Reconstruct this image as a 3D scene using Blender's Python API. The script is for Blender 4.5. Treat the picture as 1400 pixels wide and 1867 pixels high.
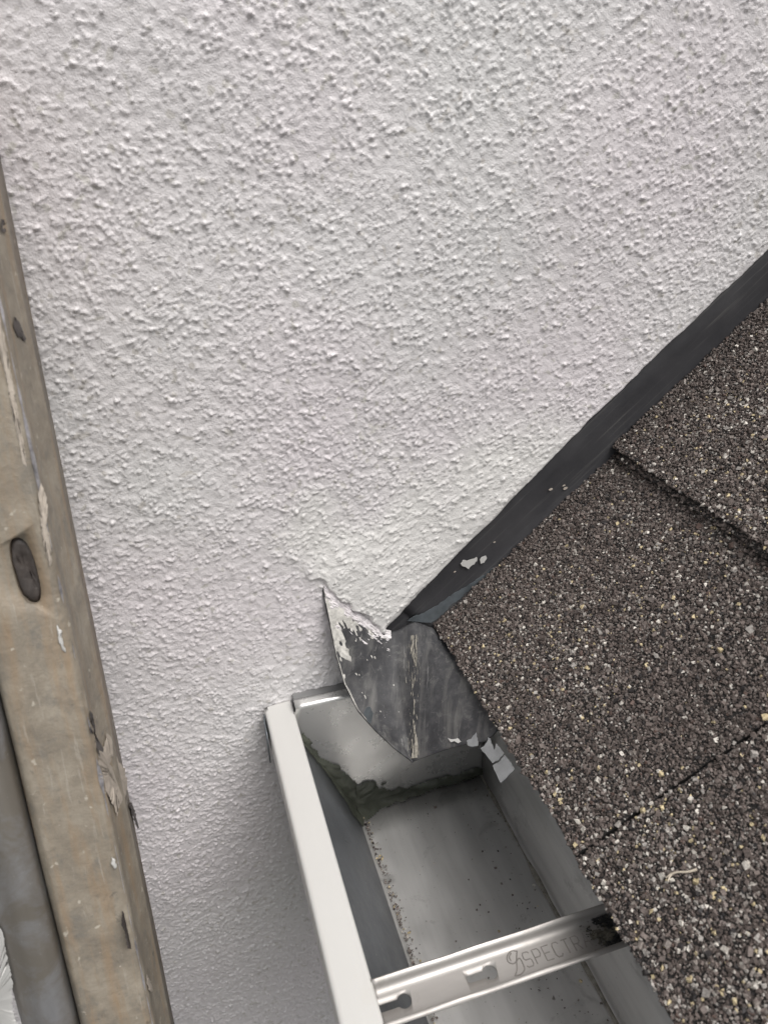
import bpy, bmesh, math
import numpy as np
from mathutils import Vector, Matrix

# ------------------------------------------------------------------ reset
for o in list(bpy.data.objects):
    bpy.data.objects.remove(o)
scene = bpy.context.scene
COL = scene.collection
rng = np.random.default_rng(7)

# ------------------------------------------------------------------ camera
# origin = the lens; X right along the wall, Y into the wall, Z up (metres)
FPX = 1351.7
MC = np.array([[0.9552, 0.0165, -0.2956], [-0.1528, 0.8826, -0.4445], [0.2536, 0.4698, 0.8456]])
cam_d = bpy.data.cameras.new('camera')
cam = bpy.data.objects.new('camera', cam_d)
COL.objects.link(cam)
cam_d.sensor_fit = 'VERTICAL'
cam_d.sensor_height = 36.0
cam_d.lens = FPX / 1867.0 * 36.0
cam_d.clip_start = 0.01
cam_d.clip_end = 3000.0
rgt, dwn, fwd = [np.array([MC[i, 0], MC[i, 2], -MC[i, 1]]) for i in range(3)]
m4 = Matrix.Identity(4)
for r in range(3):
    m4[r][0] = rgt[r]; m4[r][1] = -dwn[r]; m4[r][2] = -fwd[r]
cam.matrix_world = m4
cam_d.dof.use_dof = True
cam_d.dof.focus_distance = 0.44
cam_d.dof.aperture_fstop = 16.0
scene.camera = cam

# ------------------------------------------------------------------ sky, sun, exposure
SUN_DIR = Vector((0.26, -0.42, 0.86)).normalized()
SUN_EL = math.asin(SUN_DIR.z)
SUN_ROT = math.atan2(SUN_DIR.x, SUN_DIR.y)
world = bpy.data.worlds.new('World')
scene.world = world
world.use_nodes = True
wn = world.node_tree.nodes; wl = world.node_tree.links
wn.clear()
wo = wn.new('ShaderNodeOutputWorld'); wb = wn.new('ShaderNodeBackground')
sk = wn.new('ShaderNodeTexSky'); hs = wn.new('ShaderNodeHueSaturation')
sk.sky_type = 'NISHITA'; sk.sun_disc = False
sk.sun_elevation = SUN_EL; sk.sun_rotation = SUN_ROT
sk.air_density = 1.6; sk.dust_density = 4.0
hs.inputs['Saturation'].default_value = 0.18
wl.new(sk.outputs[0], hs.inputs['Color']); wl.new(hs.outputs[0], wb.inputs[0])
wb.inputs[1].default_value = 0.09
wl.new(wb.outputs[0], wo.inputs[0])
sun_d = bpy.data.lights.new('sun', 'SUN')
sun_d.energy = 1.5; sun_d.angle = math.radians(42); sun_d.color = (1.0, 0.965, 0.93)
sun = bpy.data.objects.new('sun', sun_d)
COL.objects.link(sun)
sun.rotation_euler = SUN_DIR.to_track_quat('Z', 'Y').to_euler()
scene.view_settings.view_transform = 'Standard'
scene.view_settings.look = 'None'
scene.view_settings.gamma = 1.0
scene.view_settings.use_curve_mapping = False
scene.view_settings.exposure = 0.46
scene.cycles.max_bounces = 6
scene.cycles.adaptive_threshold = 0.02
scene.cycles.diffuse_bounces = 3
scene.cycles.glossy_bounces = 3
scene.cycles.caustics_reflective = False
scene.cycles.caustics_refractive = False

# ------------------------------------------------------------------ measuring helpers
def ray(u, v):
    c = np.array([(u - 700) / FPX, (v - 933.5) / FPX, 1.0]); w = MC.T @ c
    return np.array([w[0], w[2], -w[1]])
def onY(u, v, y): r = ray(u, v); return r * (y / r[1])
def onX(u, v, x): r = ray(u, v); return r * (x / r[0])
def onZ(u, v, z): r = ray(u, v); return r * (z / r[2])
def onP(u, v, p0, n): r = ray(u, v); return r * (np.dot(p0, n) / np.dot(r, n))
def sstep(a, b, x):
    t = np.clip((x - a) / (b - a), 0, 1); return t * t * (3 - 2 * t)

def mesh_np(name, V, F, smooth=False):
    V = np.asarray(V, np.float32).reshape(-1, 3); F = np.asarray(F, np.int32)
    k = F.shape[1]
    me = bpy.data.meshes.new(name)
    me.vertices.add(len(V)); me.vertices.foreach_set('co', V.ravel())
    me.loops.add(F.size); me.loops.foreach_set('vertex_index', F.ravel())
    me.polygons.add(len(F))
    me.polygons.foreach_set('loop_start', np.arange(0, F.size, k, dtype=np.int32))
    me.polygons.foreach_set('loop_total', np.full(len(F), k, np.int32))
    me.update(calc_edges=True)
    me.polygons.foreach_set('use_smooth', np.full(len(F), smooth, bool))
    me.validate()
    return me

def link(name, me, mat=None, parent=None):
    o = bpy.data.objects.new(name, me); COL.objects.link(o)
    if mat is not None and me is not None: me.materials.append(mat)
    if parent is not None: o.parent = parent
    return o
def tag(o, label, cat, group=None, kind=None):
    if label: o['label'] = label
    if cat: o['category'] = cat
    if group: o['group'] = group
    if kind: o['kind'] = kind
    return o
def empty(name, loc=(0, 0, 0)):
    # children are given in world coordinates: keep the Empty's offset out of them
    o = bpy.data.objects.new(name, None); COL.objects.link(o); o.location = loc; o.empty_display_size = 0.02
    return o
def adopt(o, parent):
    o.parent = parent
    o.matrix_parent_inverse = Matrix.Translation(parent.location).inverted()
    return o

def grid_faces(nr, nc):
    i = np.arange((nr - 1) * (nc - 1)); r = i // (nc - 1); c = i % (nc - 1); a = r * nc + c
    return np.stack([a, a + 1, a + nc + 1, a + nc], 1)

def fftnoise(shape, cell, sl, sa=None, ang=0.0, seed=0):
    """gaussian-filtered white noise, unit variance; sl / sa = std along / across ang (metres)"""
    g = np.random.default_rng(seed)
    w = np.fft.rfft2(g.normal(size=shape))
    fz = np.fft.fftfreq(shape[0], cell)[:, None]; fx = np.fft.rfftfreq(shape[1], cell)[None, :]
    sa = sl if sa is None else sa
    fl = fx * math.cos(ang) + fz * math.sin(ang); fa = -fx * math.sin(ang) + fz * math.cos(ang)
    w *= np.exp(-2 * math.pi ** 2 * ((fl * sl) ** 2 + (fa * sa) ** 2))
    n = np.fft.irfft2(w, s=shape); n -= n.mean()
    return n / n.std()

def sweep(profile, path_a, path_b, closed=False, cuts=1):
    """extrude a list of 3-D points from offset a to offset b"""
    P = np.array(profile, float); a = np.array(path_a, float); b = np.array(path_b, float)
    n = len(P); V = []
    for k in range(cuts + 1):
        V.append(P + a + (b - a) * k / cuts)
    V = np.concatenate(V); F = []
    for k in range(cuts):
        for i in range(n if closed else n - 1):
            j = (i + 1) % n
            F.append((k * n + i, k * n + j, (k + 1) * n + j, (k + 1) * n + i))
    return V, np.array(F)

def fillet(pts, r, seg=4):
    """round the inner corners of a 2-D polyline"""
    pts = [np.array(p, float) for p in pts]
    out = [pts[0]]
    for i in range(1, len(pts) - 1):
        a, b, c = pts[i - 1], pts[i], pts[i + 1]
        u = (a - b) / np.linalg.norm(a - b); v = (c - b) / np.linalg.norm(c - b)
        rr = r[i] if isinstance(r, (list, tuple)) else r
        d = min(rr, 0.45 * np.linalg.norm(a - b), 0.45 * np.linalg.norm(c - b))
        p0 = b + u * d; p1 = b + v * d
        for k in range(seg + 1):
            t = k / seg
            out.append((1 - t) ** 2 * p0 + 2 * t * (1 - t) * b + t * t * p1)
    out.append(pts[-1])
    return out

def solidify(o, t, offset=1.0):
    m = o.modifiers.new('thickness', 'SOLIDIFY'); m.thickness = t; m.offset = offset
    return o
def bake(o):
    dg = bpy.context.evaluated_depsgraph_get()
    me = bpy.data.meshes.new_from_object(o.evaluated_get(dg))
    o.modifiers.clear(); o.data = me
    return o
def smooth(o, on=True):
    o.data.polygons.foreach_set('use_smooth', np.full(len(o.data.polygons), on, bool)); return o

def box_bm(x0, x1, y0, y1, z0, z1, bevel=0.0, seg=2):
    bm = bmesh.new()
    bmesh.ops.create_cube(bm, size=1.0)
    for v in bm.verts:
        v.co = Vector(((x0 + x1) / 2 + v.co.x * (x1 - x0), (y0 + y1) / 2 + v.co.y * (y1 - y0), (z0 + z1) / 2 + v.co.z * (z1 - z0)))
    if bevel: bmesh.ops.bevel(bm, geom=bm.edges[:], offset=bevel, segments=seg, affect='EDGES', profile=0.5)
    return bm
def from_bm(name, bm, mat, parent=None, sm=False):
    me = bpy.data.meshes.new(name); bm.to_mesh(me); bm.free()
    o = link(name, me, mat)
    if sm: smooth(o)
    if parent is not None: adopt(o, parent)
    return o

# ------------------------------------------------------------------ materials
def new_mat(name):
    m = bpy.data.materials.new(name); m.use_nodes = True
    nt = m.node_tree
    return m, nt, nt.nodes['Principled BSDF']
def N(nt, t, **kw):
    n = nt.nodes.new(t)
    for k, v in kw.items():
        if k in n.inputs: n.inputs[k].default_value = v
        else: setattr(n, k, v)
    return n
def coords(nt, scale=(1, 1, 1), rot=(0, 0, 0)):
    tc = N(nt, 'ShaderNodeTexCoord'); mp = N(nt, 'ShaderNodeMapping')
    nt.links.new(tc.outputs['Object'], mp.inputs['Vector'])
    mp.inputs['Scale'].default_value = scale; mp.inputs['Rotation'].default_value = rot
    return mp.outputs[0]
def noise(nt, vec, scale, detail=4, rough=0.6, dist=0.0):
    n = N(nt, 'ShaderNodeTexNoise'); n.inputs['Scale'].default_value = scale
    n.inputs['Detail'].default_value = detail; n.inputs['Roughness'].default_value = rough
    n.inputs['Distortion'].default_value = dist
    nt.links.new(vec, n.inputs['Vector']); return n.outputs['Fac']
def ramp(nt, fac, stops):
    r = N(nt, 'ShaderNodeValToRGB')
    e = r.color_ramp.elements
    while len(e) < len(stops): e.new(0.5)
    for i, (p, c) in enumerate(stops):
        e[i].position = p; e[i].color = c if len(c) == 4 else (*c, 1)
    nt.links.new(fac, r.inputs[0]); return r.outputs[0]
def mix(nt, fac, a, b):
    n = N(nt, 'ShaderNodeMix', data_type='RGBA')
    for s, v in ((0, fac), (6, a), (7, b)):
        if hasattr(v, 'default_value') or hasattr(v, 'is_output'): nt.links.new(v, n.inputs[s])
        else: n.inputs[s].default_value = v if s == 0 else (*v, 1)
    return n.outputs[2]
def bump(nt, bsdf, h, dist, strength=1.0):
    b = N(nt, 'ShaderNodeBump'); b.inputs['Distance'].default_value = dist; b.inputs['Strength'].default_value = strength
    nt.links.new(h, b.inputs['Height']); nt.links.new(b.outputs[0], bsdf.inputs['Normal'])
def g3(v): return (v, v, v)

def mat_stucco():
    m, nt, b = new_mat('painted_roughcast')
    v = coords(nt)
    tint = ramp(nt, noise(nt, v, 9, 1, 0.5), [(0.32, (0.785, 0.742, 0.760)), (0.5, (0.775, 0.745, 0.752)), (0.7, (0.760, 0.748, 0.745))])
    spots = ramp(nt, noise(nt, v, 260, 0, 0.5), [(0.70, g3(0)), (0.80, g3(1))])
    fa = N(nt, 'ShaderNodeAttribute'); fa.attribute_name = 'fresh_coat'
    c = mix(nt, spots, tint, (0.62, 0.595, 0.57))
    nt.links.new(mix(nt, fa.outputs['Fac'], c, (0.815, 0.80, 0.78)), b.inputs['Base Color'])
    b.inputs['Roughness'].default_value = 0.36
    b.inputs['Specular IOR Level'].default_value = 0.5
    bump(nt, b, noise(nt, v, 1250, 1, 0.5), 0.00032, 0.9)
    return m
def mat_simple(name, col, rough=0.5, metal=0.0, var=0.15, nscale=60, bscale=0, bdist=0.0002, spec=0.5):
    m, nt, b = new_mat(name)
    v = coords(nt)
    lo = tuple(c * (1 - var) for c in col); hi = tuple(min(1, c * (1 + var)) for c in col)
    nt.links.new(ramp(nt, noise(nt, v, nscale, 5, 0.62), [(0.3, lo), (0.7, hi)]), b.inputs['Base Color'])
    b.inputs['Roughness'].default_value = rough; b.inputs['Metallic'].default_value = metal
    b.inputs['Specular IOR Level'].default_value = spec
    if bscale: bump(nt, b, noise(nt, v, bscale, 4, 0.6), bdist)
    return m
def mat_metal(name, col, rough, metal, streak_scale, dirt=(0.10, 0.095, 0.08), dirt_pos=(0.60, 0.80), specks=True, lo=.82, hi=1.14):
    """satin sheet metal: brushed tone, water marks, dirt with shapes of its own"""
    m, nt, b = new_mat(name)
    v = coords(nt); vs = coords(nt, streak_scale)
    base = ramp(nt, noise(nt, vs, 1.0, 5, 0.6), [(0.3, tuple(c * lo for c in col)), (0.7, tuple(min(1, c * hi) for c in col))])
    d = ramp(nt, noise(nt, v, 42, 6, 0.68, 0.6), [(dirt_pos[0], g3(0)), (dirt_pos[1], g3(0.75))])
    c = mix(nt, d, base, dirt)
    if specks:
        s = ramp(nt, noise(nt, v, 420, 2, 0.5), [(0.70, g3(0)), (0.76, g3(0.7))])
        c = mix(nt, s, c, (0.42, 0.41, 0.38))
    nt.links.new(c, b.inputs['Base Color'])
    rr = ramp(nt, noise(nt, v, 30, 5, 0.7), [(0.3, g3(rough * .75)), (0.7, g3(min(1, rough * 1.35)))])
    nt.links.new(rr, b.inputs['Roughness'])
    b.inputs['Metallic'].default_value = metal
    bump(nt, b, noise(nt, v, 160, 3, 0.6), 0.00006)
    return m
def mat_attr(name, rough=0.7):
    m, nt, b = new_mat(name)
    a = N(nt, 'ShaderNodeVertexColor'); a.layer_name = 'Col'
    v = coords(nt)
    n = ramp(nt, noise(nt, v, 1500, 0, 0.5), [(0.3, g3(0.78)), (0.7, g3(1.15))])
    mm = N(nt, 'ShaderNodeMix', data_type='RGBA', blend_type='MULTIPLY'); mm.inputs[0].default_value = 1
    nt.links.new(a.outputs[0], mm.inputs[6]); nt.links.new(n, mm.inputs[7])
    nt.links.new(mm.outputs[2], b.inputs['Base Color'])
    b.inputs['Roughness'].default_value = rough; b.inputs['Specular IOR Level'].default_value = 0.4
    return m
def coords_dir(nt, d, along, across):
    """coordinates stretched along direction d"""
    d = Vector(d).normalized(); e = d.orthogonal().normalized(); f = d.cross(e)
    tc = N(nt, 'ShaderNodeTexCoord'); cb = N(nt, 'ShaderNodeCombineXYZ')
    for i, (v, k) in enumerate(((d, along), (e, across), (f, across))):
        n = N(nt, 'ShaderNodeVectorMath', operation='DOT_PRODUCT')
        nt.links.new(tc.outputs['Object'], n.inputs[0]); n.inputs[1].default_value = v * k
        nt.links.new(n.outputs['Value'], cb.inputs[i])
    return cb.outputs[0]
def mat_lead():
    """dark painted sheet: scuffs, scratches, cement dust"""
    m, nt, b = new_mat('scuffed_dark_flashing')
    v = coords(nt); vs = coords_dir(nt, (-0.030, -0.073, -0.045), 22, 330); vw = coords_dir(nt, (-0.030, -0.073, -0.045), 12, 110)
    base = ramp(nt, noise(nt, v, 70, 6, 0.7), [(0.3, (0.030, 0.030, 0.033)), (0.5, (0.052, 0.052, 0.056)), (0.72, (0.105, 0.104, 0.104))])
    dust = ramp(nt, noise(nt, v, 190, 8, 0.75, 0.8), [(0.54, g3(0)), (0.68, g3(0.7))])
    c = mix(nt, dust, base, (0.165, 0.163, 0.158))
    wash = ramp(nt, noise(nt, vw, 1.0, 5, 0.65), [(0.52, g3(0)), (0.72, g3(0.6))])
    c = mix(nt, wash, c, (0.20, 0.195, 0.185))
    scr = ramp(nt, noise(nt, vs, 1.0, 4, 0.7), [(0.63, g3(0)), (0.70, g3(0.6))])
    c = mix(nt, scr, c, (0.30, 0.295, 0.285))
    nt.links.new(c, b.inputs['Base Color'])
    b.inputs['Roughness'].default_value = 0.6
    b.inputs['Specular IOR Level'].default_value = 0.35
    bump(nt, b, noise(nt, v, 150, 6, 0.7), 0.0005, 0.6)
    return m
def mat_strip():
    m, nt, b = new_mat('charcoal_coated_flashing')
    v = coords(nt); vs = coords_dir(nt, (0.756, 0.02, 0.655), 9, 420)
    base = ramp(nt, noise(nt, v, 30, 5, 0.6), [(0.3, (0.034, 0.034, 0.038)), (0.7, (0.062, 0.061, 0.065))])
    scr = ramp(nt, noise(nt, vs, 1.0, 3, 0.6), [(0.58, g3(0)), (0.70, g3(0.55))])
    nt.links.new(mix(nt, scr, base, (0.125, 0.122, 0.118)), b.inputs['Base Color'])
    b.inputs['Roughness'].default_value = 0.5
    bump(nt, b, noise(nt, v, 90, 4, 0.6), 0.0003)
    return m
def mat_stile():
    m, nt, b = new_mat('weathered_ladder_paint')
    v = coords(nt); vs = coords_dir(nt, (0, 0.238, 0.971), 14, 130); vf = coords_dir(nt, (0, 0.238, 0.971), 40, 420)
    base = ramp(nt, noise(nt, v, 55, 6, 0.72, 0.3), [(0.30, (0.20, 0.176, 0.144)), (0.5, (0.29, 0.252, 0.20)), (0.70, (0.39, 0.345, 0.28))])
    grime = ramp(nt, noise(nt, v, 95, 6, 0.7, 0.6), [(0.52, g3(0)), (0.66, g3(0.65))])
    c = mix(nt, grime, base, (0.19, 0.18, 0.16))
    st = ramp(nt, noise(nt, vs, 1.0, 5, 0.65), [(0.49, g3(0)), (0.66, g3(0.6))])
    c = mix(nt, st, c, (0.34, 0.235, 0.14))
    sc = ramp(nt, noise(nt, vf, 1.0, 4, 0.65), [(0.62, g3(0)), (0.68, g3(0.5))])
    c = mix(nt, sc, c, (0.42, 0.385, 0.33))
    dk = ramp(nt, noise(nt, v, 140, 4, 0.6), [(0.66, g3(0)), (0.74, g3(0.6))])
    c = mix(nt, dk, c, (0.09, 0.08, 0.07))
    sp = ramp(nt, noise(nt, v, 230, 2, 0.5), [(0.69, g3(0)), (0.74, g3(0.9))])
    c = mix(nt, sp, c, (0.52, 0.475, 0.40))
    nt.links.new(c, b.inputs['Base Color'])
    b.inputs['Roughness'].default_value = 0.55
    bump(nt, b, noise(nt, v, 160, 6, 0.7), 0.0007)
    return m

M_STUCCO = mat_stucco()
M_SUB = mat_simple('grey_plaster_base', (0.32, 0.31, 0.29), 0.9)
M_GROUND = mat_simple('dark_yard_paving', (0.10, 0.098, 0.092), 0.9, var=0.2, nscale=3)
M_GRAN = mat_attr('mineral_granules', 0.62)
M_ASPH = mat_simple('bitumen_shingle', (0.022, 0.020, 0.019), 0.85, var=0.35, nscale=300, bscale=700, bdist=0.0008)
M_FAR = mat_simple('granule_coated_shingle', (0.075, 0.066, 0.062), 0.85, var=0.9, nscale=520, bscale=520, bdist=0.0015)
M_WOOD = mat_simple('dark_timber', (0.06, 0.05, 0.04), 0.8)
M_STRIP = mat_strip()
M_LEAD = mat_lead()
M_BARE = mat_simple('bare_blue_grey_metal', (0.15, 0.17, 0.185), 0.42, 0.3, 0.35, 90, 140, 0.0002)
M_FOIL = mat_simple('torn_silver_metal', (0.42, 0.44, 0.45), 0.32, 0.75, 0.2, 120, 200, 0.0002)
M_MORTAR = mat_simple('dried_render_smear', (0.56, 0.545, 0.51), 0.8, 0, 0.3, 260, 500, 0.0008)
M_MUD = mat_simple('dried_silt', (0.30, 0.28, 0.24), 0.9, 0, 0.45, 300, 500, 0.0006)
M_WHITE = mat_metal('white_coated_metal', (0.62, 0.612, 0.59), 0.42, 0.0, (30, 4, 30), dirt=(0.60, 0.58, 0.54), dirt_pos=(0.60, 0.9), specks=False, lo=.97, hi=1.03)
M_TROUGH = mat_metal('satin_grey_gutter_metal', (0.73, 0.72, 0.70), 0.38, 0.5, (40, 5, 40), dirt=(0.24, 0.235, 0.22), dirt_pos=(0.58, 0.78), lo=.74, hi=1.12)
M_FRONT = mat_metal('slate_grey_gutter_metal', (0.20, 0.21, 0.225), 0.36, 0.5, (6, 25, 25), dirt=(0.30, 0.31, 0.31))
M_CAP = mat_metal('satin_gutter_end_metal', (0.64, 0.635, 0.62), 0.27, 0.65, (8, 25, 8), dirt_pos=(0.9, 1.0), specks=False)
M_FLANGE = mat_simple('shaded_flange_metal', (0.24, 0.24, 0.24), 0.5, 0.3, 0.2, 40)  # grey darkened to paint in the shade between end plate and wall
M_GALV = mat_metal('galvanised_bracket_metal', (0.42, 0.40, 0.38), 0.44, 0.6, (8, 40, 40), dirt=(0.2, 0.18, 0.15), dirt_pos=(0.66, 0.85), specks=False)
M_EMB = mat_simple('stamped_line_shadow', (0.22, 0.205, 0.19), 0.5, 0.3, 0.2)
M_SEAL = mat_simple('olive_grey_sealant', (0.080, 0.086, 0.068), 0.35, 0, 0.35, 60, 60, 0.0006)
M_GRIME_SHADE = mat_simple('olive_grime_shade', (0.075, 0.068, 0.052), 0.7, 0, 0.5, 250)  # bracket end: grime colour, also the soft edge of the painted shade
M_BLACK = mat_simple('painted_eave_shade', (0.008, 0.008, 0.008), 0.6, 0, 0.4, 150)  # paints the dark under the eave at the bracket's end
M_STILE = mat_stile()
M_STILE2 = mat_metal('dull_aluminium', (0.36, 0.36, 0.37), 0.45, 0.6, (60, 60, 6), dirt=(0.24, 0.21, 0.165), dirt_pos=(0.36, 0.60))
M_PLUG = mat_simple('dark_worn_plug', (0.06, 0.05, 0.045), 0.5, 0, 0.4, 150, 200, 0.0006)
M_SPLAT = mat_simple('pale_plaster_splash', (0.50, 0.44, 0.375), 0.85, 0, 0.15, 150, 300, 0.0006)
M_WORN = mat_simple('worn_blue_grey_metal', (0.40, 0.39, 0.41), 0.45, 0.3, 0.6, 160, 200, 0.0002)
M_STRAW = mat_simple('dry_straw', (0.66, 0.58, 0.47), 0.7)

# ------------------------------------------------------------------ ground
gm = mesh_np('ground', [(-400, -400, -3.1), (400, -400, -3.1), (400, 400, -3.1), (-400, 400, -3.1)], [(0, 1, 2, 3)])
tag(link('ground', gm, M_GROUND), 'plain dark paved yard below the wall', None, kind='structure')

# ------------------------------------------------------------------ frames of the building
WALL_Y = 0.360
SLOPE = math.radians(40.9)
EAVE = np.array([0.1396, 0.0, -0.2877])
SDIR = np.array([math.cos(SLOPE), 0, math.sin(SLOPE)])
NDIR = np.array([-math.sin(SLOPE), 0, math.cos(SLOPE)])
YDIR = np.array([0, 1.0, 0])
def roofp(s, y, n=0.0):
    s = np.asarray(s, float)[..., None]; y = np.asarray(y, float)[..., None]; n = np.asarray(n, float)[..., None]
    return EAVE + s * SDIR + y * YDIR + n * NDIR
# flashing's upper edge on the wall (x, z)
FT = np.array([onY(u, v, WALL_Y)[[0, 2]] for u, v in
               [(705, 1157), (750, 1105), (838, 1014), (973, 877), (1126, 731), (1295, 564), (1400, 464)]])
A_ = onY(587, 1065, WALL_Y)        # where the kick-out leaves the wall
CO = onY(705, 1157, WALL_Y)        # lower corner of the coat

# ------------------------------------------------------------------ wall
wall = empty('rendered_wall', (0.1, 0.42, -3.1))
tag(wall, 'off-white rough-cast rendered wall filling most of the view', 'wall', kind='thing')
def build_coat():
    cell = 0.00068
    x0, x1, z0, z1 = -0.185, 0.37, -0.705, 0.075
    nx = int((x1 - x0) / cell) + 1; nz = int((z1 - z0) / cell) + 1
    xs = x0 + np.arange(nx) * cell; zs = z0 + np.arange(nz) * cell
    X, Z = np.meshgrid(xs, zs)
    # distance above the flashing line (positive = coat)
    fx = np.concatenate([[FT[0, 0] - 0.002], FT[1:, 0], [0.6]])
    fz = np.concatenate([[FT[0, 1]], FT[1:, 1], [FT[-1, 1] + (0.6 - FT[-1, 0]) * 0.87]])
    line = np.interp(X, fx, fz)
    wob = fftnoise(X.shape, cell, 0.009, seed=1) * 0.0005 + fftnoise(X.shape, cell, 0.002, seed=2) * 0.00012
    q = (Z - line) * math.cos(math.radians(41.5)) + wob
    right = X > FT[0, 0] - 0.001
    edge = np.where(right, sstep(0.0, 0.0035, q), 1.0)
    keep_v = np.where(right, q > -0.001, True) & ~((X > 0.125) & (Z < -0.35))
    # patch: trowelled, smoother coat along the flashing
    ax = X - A_[0]; az = Z - A_[2]
    along = ax * math.cos(SLOPE) + az * math.sin(SLOPE)
    patch = sstep(0.074, 0.030, np.abs(q - 0.012) + 0.012 * fftnoise(X.shape, cell, 0.012, seed=3))
    patch = patch * sstep(-0.012, 0.02, along) * sstep(0.20, 0.10, along + 0.02 * fftnoise(X.shape, cell, 0.02, seed=4)) * (Z > line - 0.02)
    # shallow fields
    big = fftnoise(X.shape, cell, 0.030, seed=5) * 0.0006
    mid = fftnoise(X.shape, cell, 0.0042, 0.0030, 0.5, seed=6)
    fine = fftnoise(X.shape, cell, 0.0009, seed=7)
    stre = fftnoise(X.shape, cell, 0.0017, 0.0010, math.radians(30), seed=8)
    stre2 = fftnoise(X.shape, cell, 0.0012, 0.0007, math.radians(15), seed=9)
    wrk = fftnoise(X.shape, cell, 0.0014, 0.0007, math.radians(-25), seed=21)
    # thrown grains, small and irregular, gathered in clusters
    g = np.random.default_rng(11)
    n = 400000
    gx = g.uniform(x0 + .004, x1 - .004, n); gz = g.uniform(z0 + .004, z1 - .004, n)
    ci = ((gz - z0) / cell).astype(int); cj = ((gx - x0) / cell).astype(int)
    clus = fftnoise(X.shape, cell, 0.0015, seed=12)
    dens = 0.41 + 0.22 * clus + 0.10 * fftnoise(X.shape, cell, 0.006, seed=15) + 0.10 * fftnoise(X.shape, cell, 0.03, seed=13)
    dens = np.clip(dens, 0.04, 1.0) * (1 - 0.66 * patch) * (0.84 + 0.22 * sstep(0.04, -0.2, Z))
    ok = g.uniform(size=n) < dens[ci, cj]
    gx, gz, ci, cj = gx[ok], gz[ok], ci[ok], cj[ok]; n = len(gx)
    pt = patch[ci, cj]
    r = np.clip(g.lognormal(math.log(0.00062), 0.27, n), 0.00046, 0.0013) * (1 + 0.4 * pt)
    asp = g.uniform(0.55, 1.0, n) * (1 - 0.25 * pt)
    ang = np.where(g.uniform(size=n) < 0.75 * pt, math.radians(33) + g.normal(0, 0.4, n), g.uniform(0, math.pi, n))
    hh = r * g.uniform(0.45, 1.35, n) * (1 - 0.40 * pt)
    R = 3
    oi, oj = np.meshgrid(np.arange(-R, R + 1), np.arange(-R, R + 1), indexing='ij'); oi = oi.ravel(); oj = oj.ravel()
    II = np.clip(ci[:, None] + oi, 0, nz - 1); JJ = np.clip(cj[:, None] + oj, 0, nx - 1)
    wx = fftnoise(X.shape, cell, 0.0009, seed=16) * 0.00026; wz = fftnoise(X.shape, cell, 0.0009, seed=17) * 0.00026
    dx = xs[JJ] - gx[:, None] + wx[II, JJ]; dz = zs[II] - gz[:, None] + wz[II, JJ]
    ca, sa = np.cos(ang)[:, None], np.sin(ang)[:, None]
    uu = (dx * ca + dz * sa) / r[:, None]; vv = (-dx * sa + dz * ca) / (r * asp)[:, None]
    d2 = uu ** 2 + vv ** 2
    val = hh[:, None] * np.where(d2 < 1, np.clip(1 - d2, 0, 1) ** 0.7, 0)
    grain = np.zeros_like(X)
    np.maximum.at(grain, (II.ravel(), JJ.ravel()), val.ravel())
    rough = grain + 0.00008 * np.clip(clus, -0.3, 2) + 0.00007 * mid + 0.00009 * fine + 0.00010 * np.abs(wrk)
    flow = 1.15 * grain + 0.00013 * np.maximum(stre, -0.4) + 0.00007 * stre2 + 0.00010 * mid
    H = big + rough * (1 - patch) + flow * patch
    # the coat stands a little proud above the kick-out, broken off raggedly
    lx, lz = CO[0] - A_[0], CO[2] - A_[2]; ll = math.hypot(lx, lz); lx /= ll; lz /= ll
    t = (ax * lx + az * lz); d = (-(ax) * lz + az * lx)       # d>0 : above / right of the break
    rag = fftnoise(X.shape, cell, 0.0022, seed=14) * 0.0013
    lip = sstep(-0.0004, 0.0012, d + rag) * sstep(0.07, 0.01, d) * sstep(-0.022, 0.006, t) * (t < ll + 0.03)
    H = H + 0.0030 * lip
    Hn = 0.0062 * edge + H * (0.1 + 0.9 * sstep(0.0, 0.008, np.where(right, q, 1)))
    Y = 0.3662 - Hn
    V = np.stack([X, Y, Z], -1).reshape(-1, 3)
    F = grid_faces(nz, nx)
    kf = keep_v.ravel()[F].all(1)
    F = F[kf]
    used = np.zeros(len(V), bool); used[F.ravel()] = True
    idx = np.cumsum(used) - 1
    me = mesh_np('render_coat', V[used], idx[F], True)
    at = me.attributes.new('fresh_coat', 'FLOAT', 'POINT')       # newer paint of the repaired patch
    fresh = np.clip(patch * 1.1 + 0.5 * lip, 0, 1)
    at.data.foreach_set('value', fresh.ravel()[used].astype(np.float32))
    return me, (x0, x1, z0, z1)
coat, (cx0, cx1, cz0, cz1) = build_coat()
adopt(link('render_coat', coat, M_STUCCO), wall)
# plain continuation of the same coat beyond what the photograph frames
yo = WALL_Y - 0.0006
rects = [(-2.5, cx0, -3.1, 2.2), (cx1, 3.2, -3.1, 2.2), (cx0, cx1, cz1, 2.2), (cx0, cx1, -3.1, cz0)]
V = []; F = []
for a, b, c, d in rects:
    k = len(V); V += [(a, yo, c), (b, yo, c), (b, yo, d), (a, yo, d)]; F.append((k, k + 1, k + 2, k + 3))
mo, nt, bs = new_mat('painted_roughcast_distant')
v = coords(nt); bs.inputs['Base Color'].default_value = (0.75, 0.727, 0.732, 1); bs.inputs['Roughness'].default_value = 0.45
bump(nt, bs, noise(nt, v, 330, 4, 0.6), 0.003)
adopt(link('render_coat', mesh_np('render_coat', V, F), mo), wall)
adopt(from_bm('masonry', box_bm(-2.5, 3.2, 0.3665, 0.62, -3.1, 2.2), M_SUB), wall)

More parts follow.
